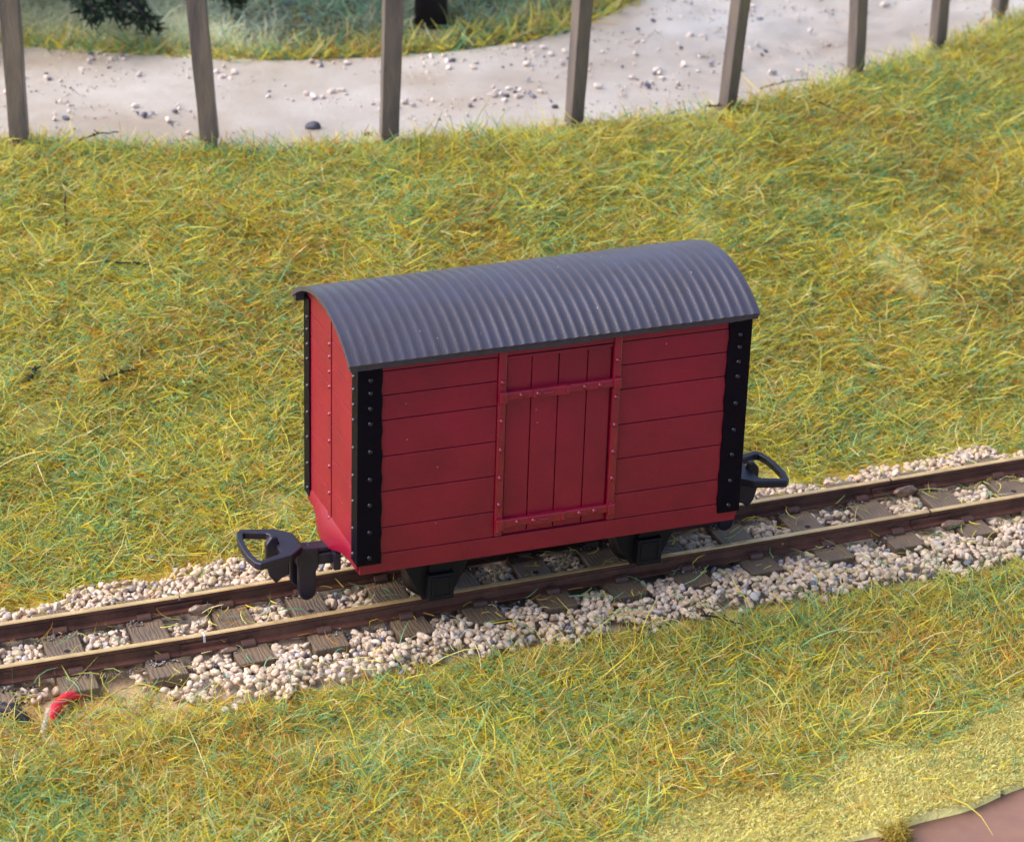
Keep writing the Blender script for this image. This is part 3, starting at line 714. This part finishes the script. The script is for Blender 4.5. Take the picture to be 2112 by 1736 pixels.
# couplings
def coupling(xe, sg):
    X = lambda v: xe + sg * v
    root_z = -.0356 + .01775 * xe; ZT_ = .765 + root_z; ZB_ = ZT_ - .095
    outer = [(.42, .19), (.60, .36), (1.00, .465), (1.06, .40), (1.10, .22), (1.11, 0)]; outer = outer + [(a, -b) for a, b in outer[-2::-1]]
    inner = [(.70, .0), (.70, .22), (.735, .275), (.965, .365), (.995, .345), (1.03, .20), (1.04, 0)]; inner2 = inner + [(a, -b) for a, b in inner[-2:0:-1]]
    bm = bmesh.new()
    def ring(pts, z, ins=0): return [bm.verts.new((X(a), b, z)) for a, b in pts]
    # top/bottom faces with hole via triangle fill
    for z in (ZT_, ZB_):
        o_ = ring(outer, z); i_ = ring(inner2, z)
        es = [bm.edges.new((o_[k], o_[(k + 1) % len(o_)])) for k in range(len(o_))] + [bm.edges.new((i_[k], i_[(k + 1) % len(i_)])) for k in range(len(i_))]
        bmesh.ops.triangle_fill(bm, use_beauty=True, use_dissolve=False, edges=es)
        if z == ZT_: to, ti = o_, i_
        else: bo, bi = o_, i_
    for A, B in ((to, bo), (ti, bi)):
        for k in range(len(A)): bm.faces.new((A[k], A[(k + 1) % len(A)], B[(k + 1) % len(B)], B[k]))
    # limited dissolve keeps the top flat for bevelling
    bmesh.ops.recalc_face_normals(bm, faces=bm.faces)
    me = bpy.data.meshes.new('coupling'); bm.to_mesh(me); bm.free(); me.materials.append(m_black)
    o = bpy.data.objects.new('coupling', me); COL.objects.link(o); o.parent = van
    b = o.modifiers.new('bevel', 'BEVEL'); b.width = .018; b.segments = 3; b.limit_method = 'ANGLE'; b.angle_limit = R(40)
    z0 = root_z
    # hook blade
    mb = MB(); pts = [(.53, .33), (.53, .68), (.64, .72), (.68, .86), (.75, .865), (.82, .77), (.815, .50), (.775, .34), (.70, .235), (.62, .30)]
    mb.prism([(X(a), z + z0) for a, z in pts], 'y', -.045, .045); h = mb.build('hook', m_black, o, .02)
    # dropper paddle
    mb = MB(); pts = [(.20, .70), (.20, .44), (.235, .40), (.235, .14), (.25, .07), (.29, .03), (.345, .01), (.40, .03), (.44, .08), (.455, .15), (.455, .68), (.43, .72)]
    mb.prism([(X(a), z + z0) for a, z in pts], 'y', -.168, -.062); mb.prism([(X(a + .05), z + z0 + .10) for a, z in pts if z < .45] + [(X(.5), .66 + z0), (X(.25), .66 + z0)], 'y', .03, .13)
    mb.build('dropper', m_black, o, .03, 3)
    # shank back to the body
    mb = MB(); mb.box(*sorted((X(-.05), X(.46))), -.15, .15, .46 + z0, .60 + z0); mb.box(*sorted((X(.02), X(.30))), -.10, .10, .595 + z0, .665 + z0)
    mb.box(*sorted((X(-.05), X(.04))), -.24, .24, .40 + z0, .64 + z0)
    mb.prism([(X(.30), .60 + z0), (X(.46), .60 + z0), (X(.46), .70 + z0), (X(.42), .745 + z0)], 'y', -.17, .17)
    mb.build('shank', m_black, o, .02)
    return o
coupling(0, -1); coupling(L_ - .04, 1)

# ---------------------------------------------------------------- fence posts
posts = [((-1.385, 11.286), (-.005, .002), 'leftmost fence post, square brown, with a scratched face and notched foot'),
         ((1.325, 10.328), (-.055, .02), 'brown fence post leaning left with a dark stain on its face'),
         ((3.917, 9.620), (.034, -.013), 'slim straight fence post rising in front of the dark tree trunk'),
         ((6.810, 9.296), (.045, -.017), 'dark fence post with a pale left edge, behind the van roof'),
         ((9.419, 9.314), (.07, -.027), 'fence post tilted right with its broad dark side showing'),
         ((12.222, 10.322), (-.02, .01), 'upright fence post at the pale rough part of the path'),
         ((14.235, 11.230), (.0, .0), 'short looking post second from the right of the fence'),
         ((16.125, 12.468), (.04, -.01), 'rightmost and farthest fence post, at the top right corner')]
for i, ((px, py), (lx, ly), lab) in enumerate(posts):
    p = empty('fence_post', (px, py, ZR - .05)); tag(p, lab, 'fence post', 'posts of the fence along the path')
    hgt = 3.6; hw = .135 if i < 3 else .12
    rotp = R((-21, -21, -8, 14, 24, 22, 18, 18)[i] ) ; 
    mb = MB(); prev = None; N = 12
    for k in range(N + 1):
        t = k / N; zz = .22 + t * (hgt - .22); w = hw * (1 + .02 * math.sin(k * 1.7 + i)) * (1 + .12 * t)
        ring = []
        for (a, b) in ((-1, -1), (1, -1), (1, 1), (-1, 1)):
            vx, vy = a * w, b * w * .8; ring.append(mb.bm.verts.new((vx * math.cos(rotp) - vy * math.sin(rotp) + lx * zz, vx * math.sin(rotp) + vy * math.cos(rotp) + ly * zz, zz)))
        if prev:
            for q in range(4): mb.bm.faces.new((prev[q], prev[(q + 1) % 4], ring[(q + 1) % 4], ring[q]))
        else: mb.bm.faces.new(ring[::-1])
        prev = ring
    mb.bm.faces.new(prev); mb.build('post', m_fence, p, .012)
    w = hw * .72; mb = MB()
    mb.prism([(x_ * math.cos(rotp) - y_ * math.sin(rotp), x_ * math.sin(rotp) + y_ * math.cos(rotp)) for x_, y_ in ((-w, -w), (w, -w), (w, w * .8), (-w, w * .8))], 'z', -.15, .23); mb.build('foot_peg', m_fence, p, .01)

# ---------------------------------------------------------------- trees
def conifer(name, base, h, rbase, z_low, tr, seed, label, droop=.35, nbr=70, needles=70):
    rr = random.Random(seed); rg = np.random.default_rng(seed)
    t = empty(name, base); tag(t, label, 'tree')
    mb = MB(); mb.tube([(0, 0, -.1), (.03, 0, h * .3), (0, .04, h * .6), (0, 0, h)], [tr * 1.15, tr * .85, tr * .5, tr * .08], 12)
    VX, FX, CX = [], [], []; off = 0
    for i in range(nbr):
        f = (i + .5) / nbr; z0 = z_low + (h * .97 - z_low) * f ** 1.7; ln = rbase * (1 - (z0 - z_low) / (h - z_low)) ** .8 * rr.uniform(.7, 1.1) + .15; a = i * 2.4 + rr.uniform(-.3, .3)
        pts = []
        for s in np.linspace(0, 1, 6): pts.append(Vector((math.cos(a) * ln * s, math.sin(a) * ln * s, z0 - droop * ln * s * s + .03 * math.sin(s * 9 + i))))
        mb.tube(pts, [tr * .22 * (1 - .8 * s) + .015 for s in np.linspace(0, 1, 6)], 5)
        n = int(needles * ln); s = rg.uniform(.18, 1.02, n); j = np.clip((s * 5).astype(int), 0, 4); P = np.array([p[:] for p in pts]); fr = s * 5 - j
        c = P[j] * (1 - fr[:, None]) + P[np.minimum(j + 1, 5)] * fr[:, None]
        side = np.array([-math.sin(a), math.cos(a), 0]); wide = .38 * ln * (1.1 - s) * .6 + .06
        c = c + side * (rg.uniform(-1, 1, n) * wide)[:, None]; c[:, 2] -= np.abs(rg.normal(0, .09, n))
        d = rg.normal(size=(n, 3)) + np.array([math.cos(a), math.sin(a), -.5]); d /= np.linalg.norm(d, axis=1)[:, None]
        q = np.cross(d, rg.normal(size=(n, 3))); q /= np.linalg.norm(q, axis=1)[:, None]
        l = rg.uniform(.08, .22, n)[:, None]; w = .035
        V = np.stack([c - q * w, c + q * w, c + d * l + q * w * .4, c + d * l - q * w * .4], 1).reshape(-1, 3)
        VX.append(V); FX.append((np.arange(n) * 4)[:, None] + np.arange(4)[None] + off); off += n * 4
        cc = np.array([.022, .035, .020]) * rg.uniform(.5, 1.8, (n, 1)); CX.append(np.repeat(cc, 4, 0))
    mb.build('trunk', m_bark, t)
    me = bpy.data.meshes.new('crown'); fast_mesh(me, np.concatenate(VX), np.concatenate(FX), np.concatenate(CX)); me.materials.append(m_fir)
    o = bpy.data.objects.new('crown', me); COL.objects.link(o); o.parent = t
    return t
conifer('fir_tree', (.2, 19.2, 2.1), 5.5, 4.1, 1.30, .22, 5, 'dark fir tree whose low branches hang in at the top left corner', .20, 64, 170)
conifer('pine_tree', (6.44, 14.95, 2.0), 13, 1.9, 6.0, .27, 9, 'dark tree trunk rising out of rough grass beyond the path', .3, 60, 120)

# ---------------------------------------------------------------- pebbles
PALE = [(.62, .52, .46), (.70, .60, .54), (.54, .45, .40)]; DARK = [(.13, .12, .16), (.22, .21, .26), (.07, .065, .085)]
def pebble_mesh(v, colr, i):
    me = bpy.data.meshes.new('pebble'); V = SV[v]; fast_mesh(me, V, IF, np.repeat(np.array([colr]), len(V), 0)); me.materials.append(m_stone); return me
PM = [pebble_mesh(i, PALE[i % 3], i) for i in range(7)]; DM = [pebble_mesh(7 + i, DARK[i % 3], i) for i in range(5)]
def pebble(x, y, r, dark, label, group, z=None, name='pebble'):
    me = random.choice(DM if dark else PM); o = bpy.data.objects.new(name, me); COL.objects.link(o)
    zz = float(H(np.array([x]), np.array([y]))[0]) if z is None else z
    o.location = (x, y, zz + r * .35); o.scale = (r, r * random.uniform(.8, 1.1), r * random.uniform(.6, .85)); o.rotation_euler = (0, 0, random.uniform(0, 6.3))
    tag(o, label, 'pebble', group); return o
clusters = [(-.4, 12.6, .45, 4), (1.0, 12.1, .75, 14), (1.2, 15.0, .8, 12), (-.2, 14.4, .9, 8), (3.3, 12.2, .5, 10), (4.2, 13.7, .6, 8), (6.5, 11.2, .75, 26), (6.2, 13.2, .8, 16), (8.8, 11.3, .9, 18), (4.7, 11.4, .6, 7), (11, 12.3, 1.4, 16), (7.5, 12.9, .9, 10), (9.6, 12.9, 1.0, 10), (2.2, 13.7, .6, 10), (13.6, 14.2, 1.4, 12), (12.2, 16.5, 1.6, 8), (10.6, 14.2, 1.0, 8), (-1.6, 14.0, .6, 5)]
cnt = 0
for cx, cy, sp, n in clusters:
    for k in range(int(n * 1.35)):
        x = random.gauss(cx, sp * .6); y = random.gauss(cy, sp * .45)
        if not (yf(x) + .12 < y < yb(x) - .08): continue
        dk = random.random() < .24; r = random.choice((.028, .035, .042, .05, .055, .07))
        bay = sum(1 for p in posts if p[0][0] < x)
        where = ('left of the first fence post', 'between the first and second fence posts', 'between the second and third fence posts', 'between the third and fourth fence posts', 'between the fourth and fifth fence posts', 'between the fifth and sixth fence posts', 'between the sixth and seventh fence posts', 'between the seventh and last fence posts', 'right of the last fence post')[bay]
        pebble(x, y, r * (1.15 if not dk else 1), dk, ('small dark grey' if dk else 'small pale') + ' pebble on the sandy path ' + where, 'pebbles scattered on the path', ZR + .03); cnt += 1
print('pebbles', cnt)
for (x, y, r, dk, lab) in [(3.02, 10.62, .115, 1, 'largest dark grey stone, on the path between second and third posts'),
                           (3.72, 10.08, .085, 1, 'black stone in the grass just left of the third fence post'),
                           (7.9, 8.1, .06, 0, 'lone pale pebble in the grass below the fourth fence post'),
                           (2.5, 9.2, .06, 0, 'lone pale pebble in bank grass between the second and third posts'),
                           (11.0, 8.7, .075, 0, 'pale pebble in the grass right of the fifth fence post'),
                           (-1.75, 2.02, .085, 0, 'pale pebble stranded in grass above the left ballast'),
                           (-3.0, -2.75, .075, 0, 'pale pebble lying in the foreground grass at lower left')]:
    pebble(x, y, r, dk, lab, None, ZR + .03 if lab.startswith('largest') else None, 'stone')

# ---------------------------------------------------------------- twigs and wires
def twig(pts, r, lab, knots=3, seed=0):
    rr = random.Random(seed); mb = MB(); P = []
    pts = [Vector(p) for p in pts]
    for a, b in zip(pts[:-1], pts[1:]):
        for s in (0, .25, .5, .75): P.append(a.lerp(b, s) + Vector((rr.uniform(-.012, .012), rr.uniform(-.012, .012), rr.uniform(-.01, .01))))
    P.append(pts[-1]); mb.tube(P, [r * (1 - .5 * i / len(P)) for i in range(len(P))], 6)
    for k in range(knots):
        i = rr.randrange(1, len(P) - 1); d = Vector((rr.uniform(-1, 1), rr.uniform(-1, 1), rr.uniform(.2, 1))).normalized() * .09; mb.tube([P[i], P[i] + d], [r * .8, r * .4], 5)
        bmesh.ops.create_icosphere(mb.bm, subdivisions=1, radius=r * 1.8, matrix=Matrix.Translation(P[i]))
    o = mb.build('twig', m_twig); tag(o, lab, 'twig')
def hz(x, y, dz=.13): return float(H(np.array([x]), np.array([y]))[0]) + dz
for (x0_, y0_, x1_, y1_, r, lab) in [(-.55, 11.0, .10, 11.15, .015, 'thin black twig lying on grass between the first two posts'),
        (-1.05, 9.75, -1.25, 8.8, .015, 'upright looking black twig on the bank at far left'),
        (-2.45, 5.75, -2.25, 6.0, .020, 'tiny forked twig left of the van at mid height'),
        (-1.55, 5.45, -1.0, 5.62, .018, 'fine dark twig lying on the bank just left of the van end'),
        (9.1, 9.45, 9.9, 9.1, .016, 'black twig at the foot of the fifth fence post'),
        (10.6, 9.35, 11.3, 8.85, .016, 'black twig lying on the slope right of the fifth post'),
        (10.3, 9.95, 11.3, 10.15, .011, 'long thin twig at the path edge before the sixth post'),
        (4.15, -1.62, 4.6, -2.1, .014, 'thin brown twig in foreground grass below the van right end'),
        (-.9, 8.0, -.3, 7.7, .014, 'dark twig lying on the bank above and left of the van')]:
    xm, ym = (x0_ + x1_) / 2, (y0_ + y1_) / 2
    twig([(x0_, y0_, hz(x0_, y0_)), (xm, ym + .03, hz(xm, ym) + .03), (x1_, y1_, hz(x1_, y1_))], r, lab, 3, int(abs(x0_) * 100))
w = empty('red_wire', (-3.6, -1.05, -.35)); tag(w, 'short bright red insulated wire arching out of the soil beside the left track', 'wire')
mb = MB(); P = [(-.17, -.40, -.10), (-.14, -.30, .0), (-.07, -.17, .07), (.08, .02, .11), (.24, .14, .08), (.38, .20, .0), (.46, .24, -.12)]
def smooth_curve(P, n=8):
    P = [Vector(p) for p in P]; out = []
    for i in range(len(P) - 1):
        p0 = P[max(i - 1, 0)]; p1 = P[i]; p2 = P[i + 1]; p3 = P[min(i + 2, len(P) - 1)]
        for k in range(n):
            t = k / n; out.append(.5 * ((2 * p1) + (-p0 + p2) * t + (2 * p0 - 5 * p1 + 4 * p2 - p3) * t * t + (-p0 + 3 * p1 - 3 * p2 + p3) * t ** 3))
    return out + [P[-1]]
mb.tube(smooth_curve(P), [.050 + .012 * math.sin(math.pi * i / 48) for i in range(49)], 14); mb.build('insulation', m_wire_red, w)
mb = MB(); mb.tube(smooth_curve([(-.25, -.52, -.06), (-.21, -.38, .0), (-.15, -.24, .06), (-.08, -.10, .09)]), [.05 * min(1, (i + 3) / 10) for i in range(25)], 10); mb.build('glue_skin', m_clear, w)
w = empty('black_wire', (-4.15, -1.0, -.35)); tag(w, 'black insulated wire bending into the soil at the left edge', 'wire')
mb = MB(); mb.tube(smooth_curve([(-.7, .22, .02), (-.35, .17, .10), (-.05, .05, .10), (.16, -.10, .02), (.25, -.20, -.15)]), .085, 14); mb.build('insulation', m_wire_black, w)
